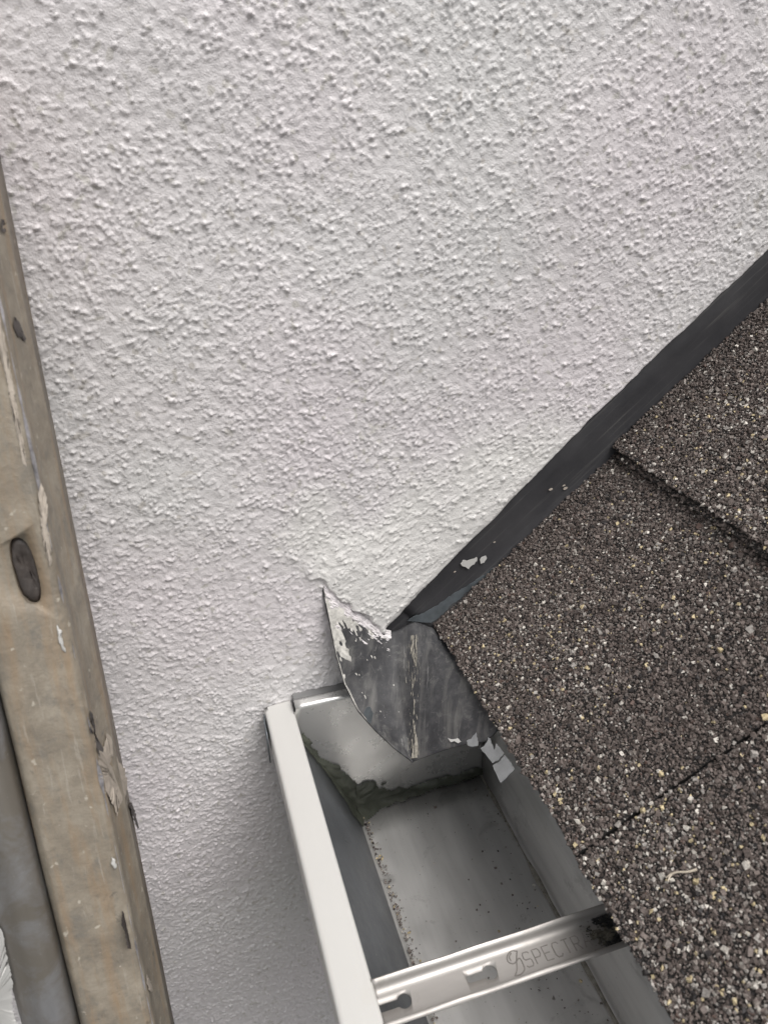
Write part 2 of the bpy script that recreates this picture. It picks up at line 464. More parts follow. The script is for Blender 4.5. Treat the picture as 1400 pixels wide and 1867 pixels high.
# ------------------------------------------------------------------ roof
roof = empty('shingle_roof', tuple(roofp(0.0, 0.2, -0.02)))
tag(roof, 'dark brown mineral shingle roof sloping down to the gutter', 'roof', kind='thing')

def roof_prism(name, outline, n0, n1, mat, parent, jitter=0.0):
    """outline: (s, y) polygon, ccw; slab between n0 and n1 in roof coordinates"""
    P = np.array(outline, float); k = len(P)
    top = roofp(P[:, 0], P[:, 1], np.full(k, n1)); bot = roofp(P[:, 0], P[:, 1], np.full(k, n0))
    bm = bmesh.new()
    vt = [bm.verts.new(p) for p in top]; vb = [bm.verts.new(p) for p in bot]
    bm.faces.new(vt); bm.faces.new(vb[::-1])
    for i in range(k):
        j = (i + 1) % k
        bm.faces.new((vt[i], vb[i], vb[j], vt[j]))
    bmesh.ops.recalc_face_normals(bm, faces=bm.faces[:])
    o = from_bm(name, bm, mat)
    if parent is not None: adopt(o, parent)
    return o
def ragged(p, q, n, amp, g):
    t = np.linspace(0, 1, n)[:, None]
    L = np.array(p) * (1 - t) + np.array(q) * t
    w = np.cumsum(g.normal(size=n)); w = w - np.linspace(w[0], w[-1], n); w = w / (np.abs(w).max() + 1e-9) * 0.5 + g.uniform(-.5, .5, n)
    d = np.array(q) - np.array(p); nn = np.array([-d[1], d[0]]) / np.linalg.norm(d)
    L = L + nn * (w * amp)[:, None]
    return [tuple(x) for x in L]

TEMPL = []
_g = np.random.default_rng(3)
for k in range(5):
    v = np.array([(1, 0, 0), (-1, 0, 0), (0, 1, 0), (0, -1, 0), (0, 0, 1), (0, 0, -1)], float) * _g.uniform(0.8, 1.2, (6, 1)) + _g.normal(0, .18, (6, 3))
    TEMPL.append((v, np.array([(0, 2, 4), (2, 1, 4), (1, 3, 4), (3, 0, 4), (2, 0, 5), (1, 2, 5), (3, 1, 5), (0, 3, 5)])))
for k in range(6):
    v = np.array([(x, y, z) for x in (-1, 1) for y in (-1, 1) for z in (-1, 1)], float) * 0.72 + _g.normal(0, .17, (8, 3))
    f = [(0, 1, 3), (0, 3, 2), (4, 6, 7), (4, 7, 5), (0, 4, 5), (0, 5, 1), (2, 3, 7), (2, 7, 6), (0, 2, 6), (0, 6, 4), (1, 5, 7), (1, 7, 3)]
    TEMPL.append((v, np.array(f)))
PAL = np.array([(0.094, 0.076, 0.068), (0.137, 0.111, 0.100), (0.186, 0.153, 0.138), (0.036, 0.032, 0.032), (0.26, 0.228, 0.206), (0.36, 0.335, 0.31), (0.66, 0.62, 0.56), (0.60, 0.50, 0.31), (0.115, 0.078, 0.066)])
def granules(name, pts, rad, nrm, g, pale, mat=None, parent=None, flat=0.8):
    """pts (n,3), radii (n,), one joined mesh; pale (n,) 0..1 raises the share of light stones"""
    n = len(pts)
    w0 = np.array([.28, .32, .20, .07, .070, .032, .012, .004, .016]); w1 = np.array([.20, .23, .17, .07, .12, .090, .066, .040, .016])
    W = w0[None] * (1 - pale[:, None]) + w1[None] * pale[:, None]; W /= W.sum(1, keepdims=True)
    ci = (g.uniform(size=(n, 1)) > np.cumsum(W, 1)).sum(1).clip(0, len(PAL) - 1)
    rad = rad * np.where(ci >= 5, 1.08, 1.0)
    colr = PAL[ci] * g.uniform(0.72, 1.25, (n, 1))
    q = g.normal(size=(n, 4)); q /= np.linalg.norm(q, axis=1, keepdims=True)
    a, b, c, d = q.T
    Rm = np.stack([np.stack([1 - 2 * (c * c + d * d), 2 * (b * c - a * d), 2 * (b * d + a * c)], -1),
                   np.stack([2 * (b * c + a * d), 1 - 2 * (b * b + d * d), 2 * (c * d - a * b)], -1),
                   np.stack([2 * (b * d - a * c), 2 * (c * d + a * b), 1 - 2 * (b * b + c * c)], -1)], 1)
    Vs = []; Fs = []; Cs = []; off = 0
    tid = g.integers(0, len(TEMPL), n)
    for t, (tv, tf) in enumerate(TEMPL):
        m = np.where(tid == t)[0]
        if not len(m): continue
        sc = g.uniform(0.7, 1.25, (len(m), 1, 3))
        P = np.einsum('nij,nkj->nki', Rm[m], tv[None] * sc) * rad[m][:, None, None]
        hgt = P @ nrm
        P = P - (1 - flat) * hgt[..., None] * nrm
        P = P + pts[m][:, None, :]
        Vs.append(P.reshape(-1, 3)); k = len(tv)
        Fs.append((tf[None] + (np.arange(len(m)) * k)[:, None, None] + off).reshape(-1, 3)); off += len(m) * k
        Cs.append(np.repeat(colr[m], k, 0))
    me = mesh_np(name, np.concatenate(Vs), np.concatenate(Fs))
    ca = me.color_attributes.new('Col', 'FLOAT_COLOR', 'POINT')
    C = np.concatenate(Cs); C = np.concatenate([C, np.ones((len(C), 1))], 1).astype(np.float32)
    ca.data.foreach_set('color', C.ravel())
    o = link(name, me, mat or M_GRAN)
    if parent is not None: adopt(o, parent)
    return o

def in_poly(P, x, y):
    P = np.array(P); inside = np.zeros(len(x), bool); j = len(P) - 1
    for i in range(len(P)):
        c = ((P[i, 1] > y) != (P[j, 1] > y)) & (x < (P[j, 0] - P[i, 0]) * (y - P[i, 1]) / (P[j, 1] - P[i, 1] + 1e-15) + P[i, 0])
        inside ^= c; j = i
    return inside

# tone of the stone mix over the roof (s, y): large soft blotches
_pn = fftnoise((260, 260), 0.002, 0.014, seed=31); _pn2 = fftnoise((260, 260), 0.002, 0.045, seed=32)
def pale_at(s, y, base):
    i = np.clip(((s + 0.05) / 0.002).astype(int), 0, 259); j = np.clip(((y + 0.1) / 0.002).astype(int), 0, 259)
    return np.clip(base + 0.30 * _pn[i, j] + 0.22 * _pn2[i, j], 0, 1)

def coat_shingle(name_parent, poly, smin, smax, ymin, ymax, ntop, g, base, seed_edge=None):
    st = 0.00094
    S, Yy = np.meshgrid(np.arange(smin, smax, st), np.arange(ymin, ymax, st))
    S = S.ravel() + g.uniform(-.62, .62, S.size) * st; Yy = Yy.ravel() + g.uniform(-.62, .62, Yy.size) * st
    ok = in_poly(poly, S, Yy)
    S, Yy = S[ok], Yy[ok]
    # worn spots where stones are missing
    rad = np.clip(g.lognormal(math.log(0.00060), 0.33, len(S)), 0.00034, 0.0015)
    n = ntop + rad * g.uniform(-0.25, 0.45, len(S))
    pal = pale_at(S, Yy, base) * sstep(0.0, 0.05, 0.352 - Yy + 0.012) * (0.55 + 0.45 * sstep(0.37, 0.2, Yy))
    miss = (g.uniform(size=len(S)) < 0.06)
    S, Yy, n, rad, pal = S[~miss], Yy[~miss], n[~miss], rad[~miss], pal[~miss]
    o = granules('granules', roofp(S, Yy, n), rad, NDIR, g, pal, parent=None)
    o.parent = name_parent; o.matrix_parent_inverse = (name_parent.matrix_parent_inverse.inverted() @ Matrix.Identity(4)) if False else Matrix.Identity(4)
    o['kind'] = 'stuff'
    return o

gs = np.random.default_rng(17)
YW = 0.3622
EXPO = 0.1574
def jointy(s): return 0.1832 - 0.10 * s
# first course: two shingles in view and one more running out under the lens
sh_a = ragged((0.0, jointy(0) + .0006), (0.0, YW - .001), 70, 0.0016, gs)[::-1]
polyA = sh_a + ragged((0.0, jointy(0) + .0006), (0.33, jointy(.33) + .0006), 60, 0.0012, gs)[1:] + ragged((0.33, YW), (0.0, YW - .001), 60, 0.0016, gs)[:-1]
polyA = [p for p in polyA]
shA = roof_prism('shingle', polyA, -0.0046, -0.0009, M_ASPH, roof)
polyB = ragged((-0.0012, jointy(0) - .0006), (-0.0012, -0.15), 90, 0.0016, gs) + [(0.33, -0.15)] + ragged((0.33, jointy(.33) - .0006), (-0.0012, jointy(0) - .0006), 60, 0.0012, gs)[:-1]
shB = roof_prism('shingle', polyB, -0.0042, -0.0006, M_ASPH, roof)
roof_prism('shingle', [(0, -0.152), (0, -0.48), (0.33, -0.48), (0.33, -0.152)], -0.0042, -0.0002, M_FAR, roof)
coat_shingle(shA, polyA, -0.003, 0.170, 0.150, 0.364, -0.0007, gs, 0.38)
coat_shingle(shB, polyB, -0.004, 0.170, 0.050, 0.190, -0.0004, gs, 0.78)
# second course, two bonded layers
lowP = ragged((EXPO - .0030, 0.355), (EXPO - .0036, 0.03), 120, 0.0020, gs) + [(0.48, 0.03), (0.48, YW - .001)]
shC0 = roof_prism('shingle', lowP, -0.0002, 0.0022, M_ASPH, roof)
upP = ragged((EXPO + .0002, YW - .0004), (EXPO - .0004, 0.03), 120, 0.0016, gs) + [(0.48, 0.03), (0.48, YW - .001)] + ragged((0.48, YW), (EXPO + .0002, YW - .0004), 80, 0.0016, gs)[1:-1]
shC = roof_prism('shingle', upP, 0.0026, 0.0049, M_ASPH, roof)
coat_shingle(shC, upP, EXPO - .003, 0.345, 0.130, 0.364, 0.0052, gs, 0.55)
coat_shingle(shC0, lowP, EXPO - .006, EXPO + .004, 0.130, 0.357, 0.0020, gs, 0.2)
roof_prism('shingle', [(EXPO, 0.028), (EXPO, -0.30), (0.48, -0.30), (0.48, 0.028)], -0.0002, 0.0049, M_FAR, roof)
for c in range(2, 9):
    y = YW - 0.002; sh = 0.165 * (c % 2)
    first = True
    while y > -0.45:
        y2 = y - (0.33 - (sh if first else 0)); first = False
        roof_prism('shingle', [(EXPO * c, y), (EXPO * c, y2 + .0015), (EXPO * (c + 2), y2 + .0015), (EXPO * (c + 2), y)], 0.0048 * (c - 1) + .0003, 0.0048 * c + .0006, M_FAR, roof)
        y = y2
roof_prism('deck', [(0.020, 0.3615), (0.020, -0.48), (1.6, -0.48), (1.6, 0.3615)], -0.024, -0.0062, M_WOOD, roof)
adopt(from_bm('fascia_board', box_bm(0.1765, 0.196, -0.48, 0.3615, -0.47, -0.2995), M_WOOD), roof)

# ------------------------------------------------------------------ wall flashing along the slope
fl = empty('wall_flashing', tuple(onY(800, 1090, 0.364)))
tag(fl, 'charcoal metal flashing strip running up the slope between wall and shingles', 'flashing')
def slopep(s, p, y): return EAVE + s * SDIR + p * NDIR + y * YDIR
prof = [(0.046, 0.3640), (0.020, 0.3636), (0.006, 0.3634), (-0.0005, 0.3630), (-0.0040, 0.3612), (-0.0052, 0.356), (-0.0054, 0.340)]
ns = 90; ss = np.linspace(-0.006, 0.62, ns)
V = []; g = np.random.default_rng(5)
wv = fftnoise((1, 128), 0.007, 0.02, seed=40)[0][:ns]
for i, s in enumerate(ss):
    for k, (p, y) in enumerate(prof):
        V.append(slopep(s, p, y - 0.0003 * wv[i] * (k < 3)))
f1 = adopt(link('upstand', mesh_np('upstand', V, grid_faces(ns, len(prof)), True), M_STRIP), fl)
solidify(f1, 0.0006, 0)
# bare metal showing at its foot
def rough_outline(uv, amp, seed):
    g_ = np.random.default_rng(seed); out = []
    for i in range(len(uv)):
        a = np.array(uv[i], float); b = np.array(uv[(i + 1) % len(uv)], float); L = np.linalg.norm(b - a)
        k = max(1, int(L / 3.0))
        for j in range(k):
            out.append(tuple(a + (b - a) * j / k + g_.normal(0, amp, 2) * (1 if j else .4)))
    return out
def flat_patch(name, uv, tofn, mat, parent, lift, thick=0.0003):
    uv = rough_outline(uv, 0.5, int(uv[0][0] + uv[0][1]))
    P = [Vector(tofn(u, v)) + lift for u, v in uv]
    bm = bmesh.new(); vs = [bm.verts.new(p) for p in P]
    f = bm.faces.new(vs)
    r = bmesh.ops.extrude_face_region(bm, geom=[f])
    nv = [e for e in r['geom'] if isinstance(e, bmesh.types.BMVert)]
    for w in nv: w.co += lift.normalized() * thick
    bmesh.ops.recalc_face_normals(bm, faces=bm.faces[:])
    bmesh.ops.triangulate(bm, faces=bm.faces[:])
    return from_bm(name, bm, mat, parent)
upl = lambda u, v: onY(u, v, 0.3632)
LY = Vector((0, -0.0004, 0))
flat_patch('bare_metal_edge', [(742, 1130), (752, 1122), (770, 1117), (783, 1109), (800, 1099), (815, 1088), (828, 1079), (846, 1069), (858, 1062), (872, 1052), (884, 1044), (900, 1032), (905, 1034), (890, 1046), (876, 1058), (862, 1070), (846, 1080), (838, 1090), (822, 1100), (808, 1116), (796, 1126), (784, 1134), (764, 1133)], upl, M_BARE, fl, LY * 2)
flat_patch('bare_metal_edge', [(905, 1031), (930, 1012), (955, 992), (985, 970), (1005, 955), (1008, 957), (984, 976), (955, 998), (930, 1018), (908, 1034)], upl, M_BARE, fl, LY * 2)
wt = Vector((0, -0.0008, 0))
flat_patch('paint_flake', [(838, 1026), (842, 1020), (850, 1021), (858, 1018), (863, 1017), (868, 1014), (868, 1021), (863, 1027), (857, 1031), (853, 1036), (847, 1032), (841, 1030)], upl, M_WHITE, fl, wt)
flat_patch('paint_flake', [(873, 1019), (877, 1014), (884, 1012), (885, 1018), (881, 1024), (875, 1026)], upl, M_WHITE, fl, wt)
for (u, v, r) in [(1002, 891, 2.6), (1029, 889, 3.0), (1026, 884, 2), (828, 1041, 1.6), (900, 987, 1.5)]:
    flat_patch('paint_flake', [(u + r * 1.5 * math.cos(a), v + r * .7 * math.sin(a) - r * .5 * math.cos(a)) for a in np.linspace(0, 2 * math.pi, 7)[:-1]], upl, M_SPLAT, fl, wt)

# ------------------------------------------------------------------ kick-out at the foot of the flashing
ko = empty('kickout_flashing', tuple(onP(752, 1388, EAVE, NDIR)))
tag(ko, 'scuffed dark sheet curling off the wall over the gutter end', 'flashing')
PN0 = EAVE + NDIR * -0.0058
Tt = onP(752, 1389, PN0, NDIR)
C0 = onY(752, 1132, 0.3612)
Ar = onY(586, 1064, 0.3604)
# free edge, measured against how far it has left the wall
FE = [(586, 1064, .3604), (592, 1098, .3560), (601, 1140, .3505), (612, 1192, .3440), (628, 1248, .3355), (652, 1296, .3250), (682, 1330, .3130), (716, 1362, .2990)]
FEp = [onY(u, v, y) for u, v, y in FE] + [Tt]
FEp = np.array(FEp)
tl = np.concatenate([[0], np.cumsum(np.linalg.norm(np.diff(FEp, axis=0), axis=1))]); tl /= tl[-1]
def Efree(w): return np.stack([np.interp(w, tl, FEp[:, k]) for k in range(3)], -1)
WR = np.array([C0, onY(742, 1141, 0.3611), onY(728, 1149, 0.3610), onY(712, 1152, 0.3608), onY(695, 1148, 0.3607), onY(672, 1134, 0.3606), onY(640, 1110, 0.3606), onY(605, 1078, 0.3605), Ar])
wl_ = np.concatenate([[0], np.cumsum(np.linalg.norm(np.diff(WR, axis=0), axis=1))]); wl_ /= wl_[-1]
def Wroot(v): return np.stack([np.interp(v, wl_, WR[:, k]) for k in range(3)], -1)
def fin(v, w):
    v = np.asarray(v, float); w = np.asarray(w, float)
    base = Wroot(v) * (1 - w)[..., None] + Tt * w[..., None]
    return base + (v ** 1.6)[..., None] * (Efree(w) - (Ar * (1 - w)[..., None] + Tt * w[..., None])) \
        + (np.sin(np.clip(v, 0, 1) * math.pi) * np.sin(w * math.pi))[..., None] * np.array([0.001, 0.004, -0.004])
nv, nw = 46, 60
vv, ww = np.meshgrid(np.linspace(0, 1, nv), np.linspace(0, 1, nw))
Pf = fin(vv, ww)
dent = fftnoise((nw, nv), 0.002, 0.006, seed=50) * 0.00035
Pf[..., 1] -= dent * (np.sin(vv * math.pi))
# roof-side wing: falls from the fold to the eave, then tucks in under the shingle
nq = 30
K = Pf[:, 0]                                    # crease C0 -> T
E0 = roofp(-0.0005, 0.3590, -0.0054); E1 = onP(884, 1352, EAVE + NDIR * -0.0056, NDIR)
tq = np.linspace(0, 1, nq)
wing = np.zeros((nw, nq, 3))
for i in range(nw):
    w = i / (nw - 1)
    e = E0 * (1 - w) + E1 * w
    e = e + SDIR * (-0.0005 - np.dot(e - EAVE, SDIR)) * (1 - w ** 4)
    und = e + SDIR * 0.016 - NDIR * 0.0004
    for j, t in enumerate(tq):
        wing[i, j] = K[i] * (1 - t / .75) + e * (t / .75) if t < .75 else e * (1 - (t - .75) / .25) + und * ((t - .75) / .25)
sag = (ww[:, :1] ** 3) * np.sin(np.clip(tq / .75, 0, 1) * math.pi)[None] * 0.004
wing += sag[..., None] * (SDIR * 0.9)[None, None]
G = np.concatenate([wing[:, ::-1], Pf[:, 1:]], 1)
for it in range(14):                            # a soft bend, not a sharp fold
    H_ = G.copy(); c = nq - 1
    H_[:, c - 7:c + 8] = 0.25 * G[:, c - 8:c + 7] + 0.5 * G[:, c - 7:c + 8] + 0.25 * G[:, c - 6:c + 9]
    G = H_
G[:, nq + 2:-1, 1] += (fftnoise(G.shape[:2], 0.002, 0.007, seed=51) * 0.0004)[:, nq + 2:-1] * np.linspace(0, 1, nw)[:, None]
K = G[:, nq - 1].copy()
k2 = adopt(link('sheet', mesh_np('sheet', G.reshape(-1, 3), grid_faces(nw, nq + nv - 1), True), M_LEAD), ko)
solidify(k2, 0.0010, 0)
adopt(from_bm('backing', box_bm(0.085, 0.150, 0.3641, 0.3660, -0.325, -0.262), M_STRIP), ko)
# dried render smeared over the root and along the free edge, silt along the crease
def smear(name, mat, maskfn, vr, wr, lift, seed, parent, fn=fin, n=150):
    v_, w_ = np.meshgrid(np.linspace(*vr, n), np.linspace(*wr, n))
    P = fn(v_, w_)
    e = 1e-3
    dv = fn(np.clip(v_ + e, 0, 1), w_) - fn(np.clip(v_ - e, 0, 1), w_); dw = fn(v_, np.clip(w_ + e, 0, 1)) - fn(v_, np.clip(w_ - e, 0, 1))
    nn = np.cross(dv, dw); nn /= np.linalg.norm(nn, axis=-1, keepdims=True) + 1e-12
    nn *= np.sign(-(nn * P).sum(-1, keepdims=True))          # towards the side one can see
    a = maskfn(v_, w_, fftnoise((n, n), 1, 5, seed=seed), fftnoise((n, n), 1, 2.0, seed=seed + 1))
    h = np.clip(a, 0, 1)
    P = P + nn * (0.0006 + lift * h ** 0.7 - 0.0003)[..., None]
    F = grid_faces(n, n); F = F[(a.ravel()[F] > 0).all(1)]
    used = np.zeros(n * n, bool); used[F.ravel()] = True; idx = np.cumsum(used) - 1
    o = link(name, mesh_np(name, P.reshape(-1, 3)[used], idx[F], True), mat)
    return adopt(o, parent)
smear('render_smear', M_MORTAR, lambda v, w, a, b: 1.45 * sstep(0.62, 1.0, v) * sstep(0.62, 0.05, w) + 0.85 * sstep(0.30, 0.0, w) * sstep(0.15, .4, v) - 0.55 + 0.20 * a + 0.24 * b, (0.12, 1.0), (0.0, 0.7), 0.0010, 60, ko)
smear('render_smear', M_MORTAR, lambda v, w, a, b: 1.1 * sstep(0.955, 1.0, v) * sstep(1.0, 0.5, w) - 0.55 + 0.16 * a + 0.12 * b, (0.90, 1.0), (0.2, 0.95), 0.0006, 64, ko)
smear('render_smear', M_STUCCO, lambda v, w, a, b: 1.0 * sstep(0.115 + .05 * sstep(.6, 1, v), 0.0, w) - 0.18 + 0.14 * a + 0.12 * b, (0.22, 1.0), (0.0, 0.2), 0.0022, 67, ko)
def Kstrip(v, w):      # ribbon straddling the crease
    v = np.asarray(v); side = (v - 0.5) * 0.010
    i = np.clip(np.asarray(w) * (nw - 1), 0, nw - 1.001); i0 = i.astype(int); fr = (i - i0)[..., None]
    base = K[i0] * (1 - fr) + K[i0 + 1] * fr
    return base + side[..., None] * np.array([0.80, -0.45, 0.35]) + np.array([0, -0.0003, 0.0003])
smear('silt_streak', M_MUD, lambda v, w, a, b: (0.62 + .5 * sstep(.7, .9, w) + .3 * sstep(.4, .1, w)) * np.exp(-((v - 0.5 - .07 * np.sin(w * 7) - .03 * np.sin(w * 23)) / (0.07 + 0.42 * sstep(.80, .95, w) + .14 * sstep(.35, .1, w))) ** 2) - 0.52 + 0.20 * a + 0.34 * b, (0, 1), (0.10, 0.985), 0.0005, 70, ko, Kstrip)
# torn silver foil hanging at the eave end of the sheet
foil_pl = lambda u, v: onP(u, v, EAVE + NDIR * -0.0052 + SDIR * 0, NDIR)
LN = Vector(NDIR) * 0.0006
flat_patch('torn_foil', [(877, 1366), (883, 1362), (889, 1354), (891, 1345), (895, 1348), (898, 1357), (903, 1369), (905, 1356), (913, 1364), (920, 1375), (910, 1387), (899, 1392), (888, 1378)], foil_pl, M_FOIL, ko, LN)
flat_patch('torn_foil', [(899, 1397), (911, 1390), (921, 1377), (930, 1389), (939, 1403), (925, 1418), (913, 1428), (906, 1413)], foil_pl, M_FOIL, ko, LN * 0.6)
flat_patch('torn_foil', [(852, 1352), (860, 1348), (869, 1337), (872, 1350), (873, 1361), (862, 1363), (855, 1361)], foil_pl, M_FOIL, ko, LN)
flat_patch('paint_flake', [(818, 1347), (826, 1349), (835, 1347), (842, 1353), (836, 1356), (829, 1352), (823, 1354)], lambda u, v: onP(u, v, EAVE + NDIR * -0.0048, NDIR), M_WHITE, ko, LN)
flat_patch('bare_metal_edge', [(662, 1298), (668, 1288), (674, 1287), (680, 1300), (675, 1318), (668, 1312)], lambda u, v: onY(u, v, 0.3155), M_BARE, ko, Vector((0, -0.0008, 0.0003)))

# ------------------------------------------------------------------ gutter
gut = empty('box_gutter', (0.126, 0.0, -0.416))
tag(gut, 'grey metal gutter with white front lip ending against the wall', 'gutter')
ZL = -0.3223; ZB = -0.4155; YE = 0.346
def at_y(P2): return [(x, 0.0, z) for x, z in P2]
tp = fillet([(0.0432, -0.334), (0.0440, -0.338), (0.0795, ZB), (0.1735, ZB), (0.1735, -0.2985)], [0, .002, .003, .003, 0], 5)
ks = max(i for i, p in enumerate(tp) if p[0] < 0.0795)
V, F = sweep(at_y(tp[:ks + 1]), (0, YE + .001, 0), (0, -0.48, 0), cuts=24)
fw = adopt(link('front_wall', mesh_np('front_wall', V, F, True), M_FRONT), gut); solidify(fw, 0.0008, 1)
V, F = sweep(at_y(tp[ks:]), (0, YE + .001, 0), (0, -0.48, 0), cuts=24)
g = np.random.default_rng(8)
tr = adopt(link('trough', mesh_np('trough', V, F, True), M_TROUGH), gut)
solidify(tr, 0.0008, 1)
# white rolled front lip: a closed, softly rounded box bead
lip2 = fillet([(0.0358, -0.3225), (0.0446, -0.3225), (0.0446, -0.3365), (0.0270, -0.3395), (0.0270, -0.3225), (0.0358, -0.3225)], [0, .0022, .002, .002, .0026, 0], 5)[:-1]
nl = 40
V = []
for k in range(nl + 1):
    y = 0.3600 + (-0.48 - 0.3600) * (k / nl) ** 1.6
    for (x, z) in lip2:
        # the end is cut slightly askew
        V.append((x, y - (0.0030 * (0.0446 - x) / 0.0176 if k == 0 else 0), z))
n = len(lip2); F = []
for k in range(nl):
    for i in range(n):
        j = (i + 1) % n
        F.append((k * n + i, k * n + j, (k + 1) * n + j, (k + 1) * n + i))
me = mesh_np('front_lip', V, F, True)
lipo = adopt(link('front_lip', me, M_WHITE), gut)
bm = bmesh.new(); bm.from_mesh(me); bm.verts.ensure_lookup_table()
bm.faces.new([bm.verts[i] for i in range(n)]); bmesh.ops.recalc_face_normals(bm, faces=bm.faces[:]); bm.to_mesh(me); bm.free()
# end plate: flat below, rolled back to the wall at the top
ep = fillet([(YE, ZB - .003), (YE, -0.3178), (0.3505, -0.3166), (0.3520, -0.3172)], [0, .0034, .001, 0], 6)
rows = []
zs_ = []
for i in range(len(ep) - 1):
    m_ = 14 if i == 0 else 1
    for k in range(m_):
        rows.append(np.array(ep[i]) * (1 - k / m_) + np.array(ep[i + 1]) * (k / m_))
rows.append(np.array(ep[-1])); rows = np.array(rows)
ncx = 30; V = []
for (y, z) in rows:
    xl = np.interp(z, [ZB, -0.338, -0.324, -0.3235], [0.0785, 0.0425, 0.0425, 0.0450]); xr = 0.174
    for k in range(ncx):
        V.append((xl + (xr - xl) * k / (ncx - 1), y, z))
cap = adopt(link('end_plate', mesh_np('end_plate', V, grid_faces(len(rows), ncx), True), M_CAP), gut)
solidify(cap, 0.0008, 0)
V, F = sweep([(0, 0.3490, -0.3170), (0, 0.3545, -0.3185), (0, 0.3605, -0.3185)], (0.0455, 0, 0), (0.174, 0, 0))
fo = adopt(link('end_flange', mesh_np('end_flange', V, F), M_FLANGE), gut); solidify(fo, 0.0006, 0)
tabp = fillet([(0.0262, 0.3545), (0.0252, 0.348), (0.0250, 0.336)], .002, 3)
V, F = sweep([(x, y, 0) for x, y in tabp], (0, 0, -0.3250), (0, 0, -0.3475))
et = adopt(link('end_tab', mesh_np('end_tab', V, F, True), M_BARE), gut); solidify(et, 0.0007, 1)
# fold line along the back corner, dulled with lime
V = []; nb = 160
wv = fftnoise((1, 256), 0.004, 0.008, seed=80)[0]
for i in range(nb):
    y = YE - 0.004 - (YE + 0.2) * i / (nb - 1)
    w = 0.0011 + 0.0005 * wv[i]
    V += [(0.1712 - w, y, ZB + .0007), (0.1712, y, ZB + .0015), (0.1712 + w, y, ZB + .0007)]
adopt(link('lime_line', mesh_np('lime_line', V, grid_faces(nb, 3), True), M_MUD), gut)
# sealant smeared round the end joint
def seal_patch(fn, umax, vmax, wfun, seed, thick, step=0.0008):
    nu = int(umax / step) + 2; nv_ = int(vmax / step) + 2
    U, Vv = np.meshgrid(np.linspace(0, umax, nu), np.linspace(0, vmax, nv_))
    n1 = fftnoise((nv_, nu), step, 0.008, 0.005, seed=seed); n2 = fftnoise((nv_, nu), step, 0.0018, seed=seed + 1)
    w = wfun(U)
    a = 1 - Vv / w + 0.20 * n1 + 0.17 * n2
    h = thick * np.clip(a, 0, 1) ** 0.8 * (1 + 0.40 * n1 + .10 * n2).clip(0.3, 2) + 0.00015
    P = fn(U, Vv, h)
    F = grid_faces(nv_, nu); F = F[(a.ravel()[F] > 0).all(1)]
    return P.reshape(-1, 3), F
FD = np.array([0.0795 - 0.0440, ZB + 0.338]); FL = np.linalg.norm(FD); FD /= FL          # down the front wall
FNn = np.array([-FD[1], FD[0]])
parts = []
# on the plate above the bottom joint
parts.append(seal_patch(lambda u, v, h: np.stack([0.080 + u, YE - .0008 - h, ZB + .0006 + v], -1), 0.093, 0.03, lambda u: 0.0050 + 0.012 * np.exp(-((u - 0.006) / 0.022) ** 2), 90, 0.0014))
# on the plate beside the front joint
parts.append(seal_patch(lambda u, v, h: np.stack([0.0440 + FD[0] * u + v * 1.0, YE - .0008 - h, -0.338 + FD[1] * u + 0 * v], -1), FL, 0.03, lambda u: 0.004 + 0.012 * sstep(0.02, FL, u), 94, 0.0012))
# on the bottom and on the front wall
parts.append(seal_patch(lambda u, v, h: np.stack([0.080 + u, YE - .0006 - v, ZB + .0006 + h], -1), 0.093, 0.04, lambda u: 0.004 + 0.009 * np.exp(-(u / 0.02) ** 2), 98, 0.0009))
parts.append(seal_patch(lambda u, v, h: np.stack([0.0440 + FD[0] * u + h * abs(FNn[0]), YE - .0006 - v, -0.338 + FD[1] * u + h * abs(FNn[1])], -1), FL, 0.05, lambda u: 0.006 + 0.012 * sstep(0.03, FL, u), 102, 0.0010))
V = []; F = []; off = 0
for P, f in parts:
    V.append(P); F.append(f + off); off += len(P)
V = np.concatenate(V); F = np.concatenate(F)
adopt(link('sealant', mesh_np('sealant', V, F, True), M_SEAL), gut)

# washed-down stones lying in the gutter
gd = np.random.default_rng(23)
nP = 700
yy = gd.uniform(0.10, YE - .012, nP); dd = np.abs(gd.normal(0, 0.0020, nP))
xx = 0.0812 + dd
extra = 170
yy = np.concatenate([yy, gd.uniform(0.12, YE - .01, extra)]); xx = np.concatenate([xx, 0.171 - np.abs(gd.normal(0, 0.028, extra))])
yy = np.concatenate([yy, gd.normal(0.200, 0.012, 16)]); xx = np.concatenate([xx, gd.normal(0.152, 0.009, 16)])
yy = np.concatenate([yy, gd.normal(0.184, 0.003, 40)]); xx = np.concatenate([xx, gd.normal(0.0835, 0.0025, 40)])
xx = np.clip(xx, 0.0806, 0.172)
rr = np.clip(gd.lognormal(math.log(0.00040), 0.40, len(xx)), 0.0002, 0.0011)
gr = granules('loose_granules', np.stack([xx, yy, ZB + .0009 + rr * .45], -1), rr, np.array([0, 0, 1.0]), gd, np.full(len(xx), 2.2))
tag(gr, 'loose roof stones washed into the bottom of the gutter', 'grit', kind='stuff')

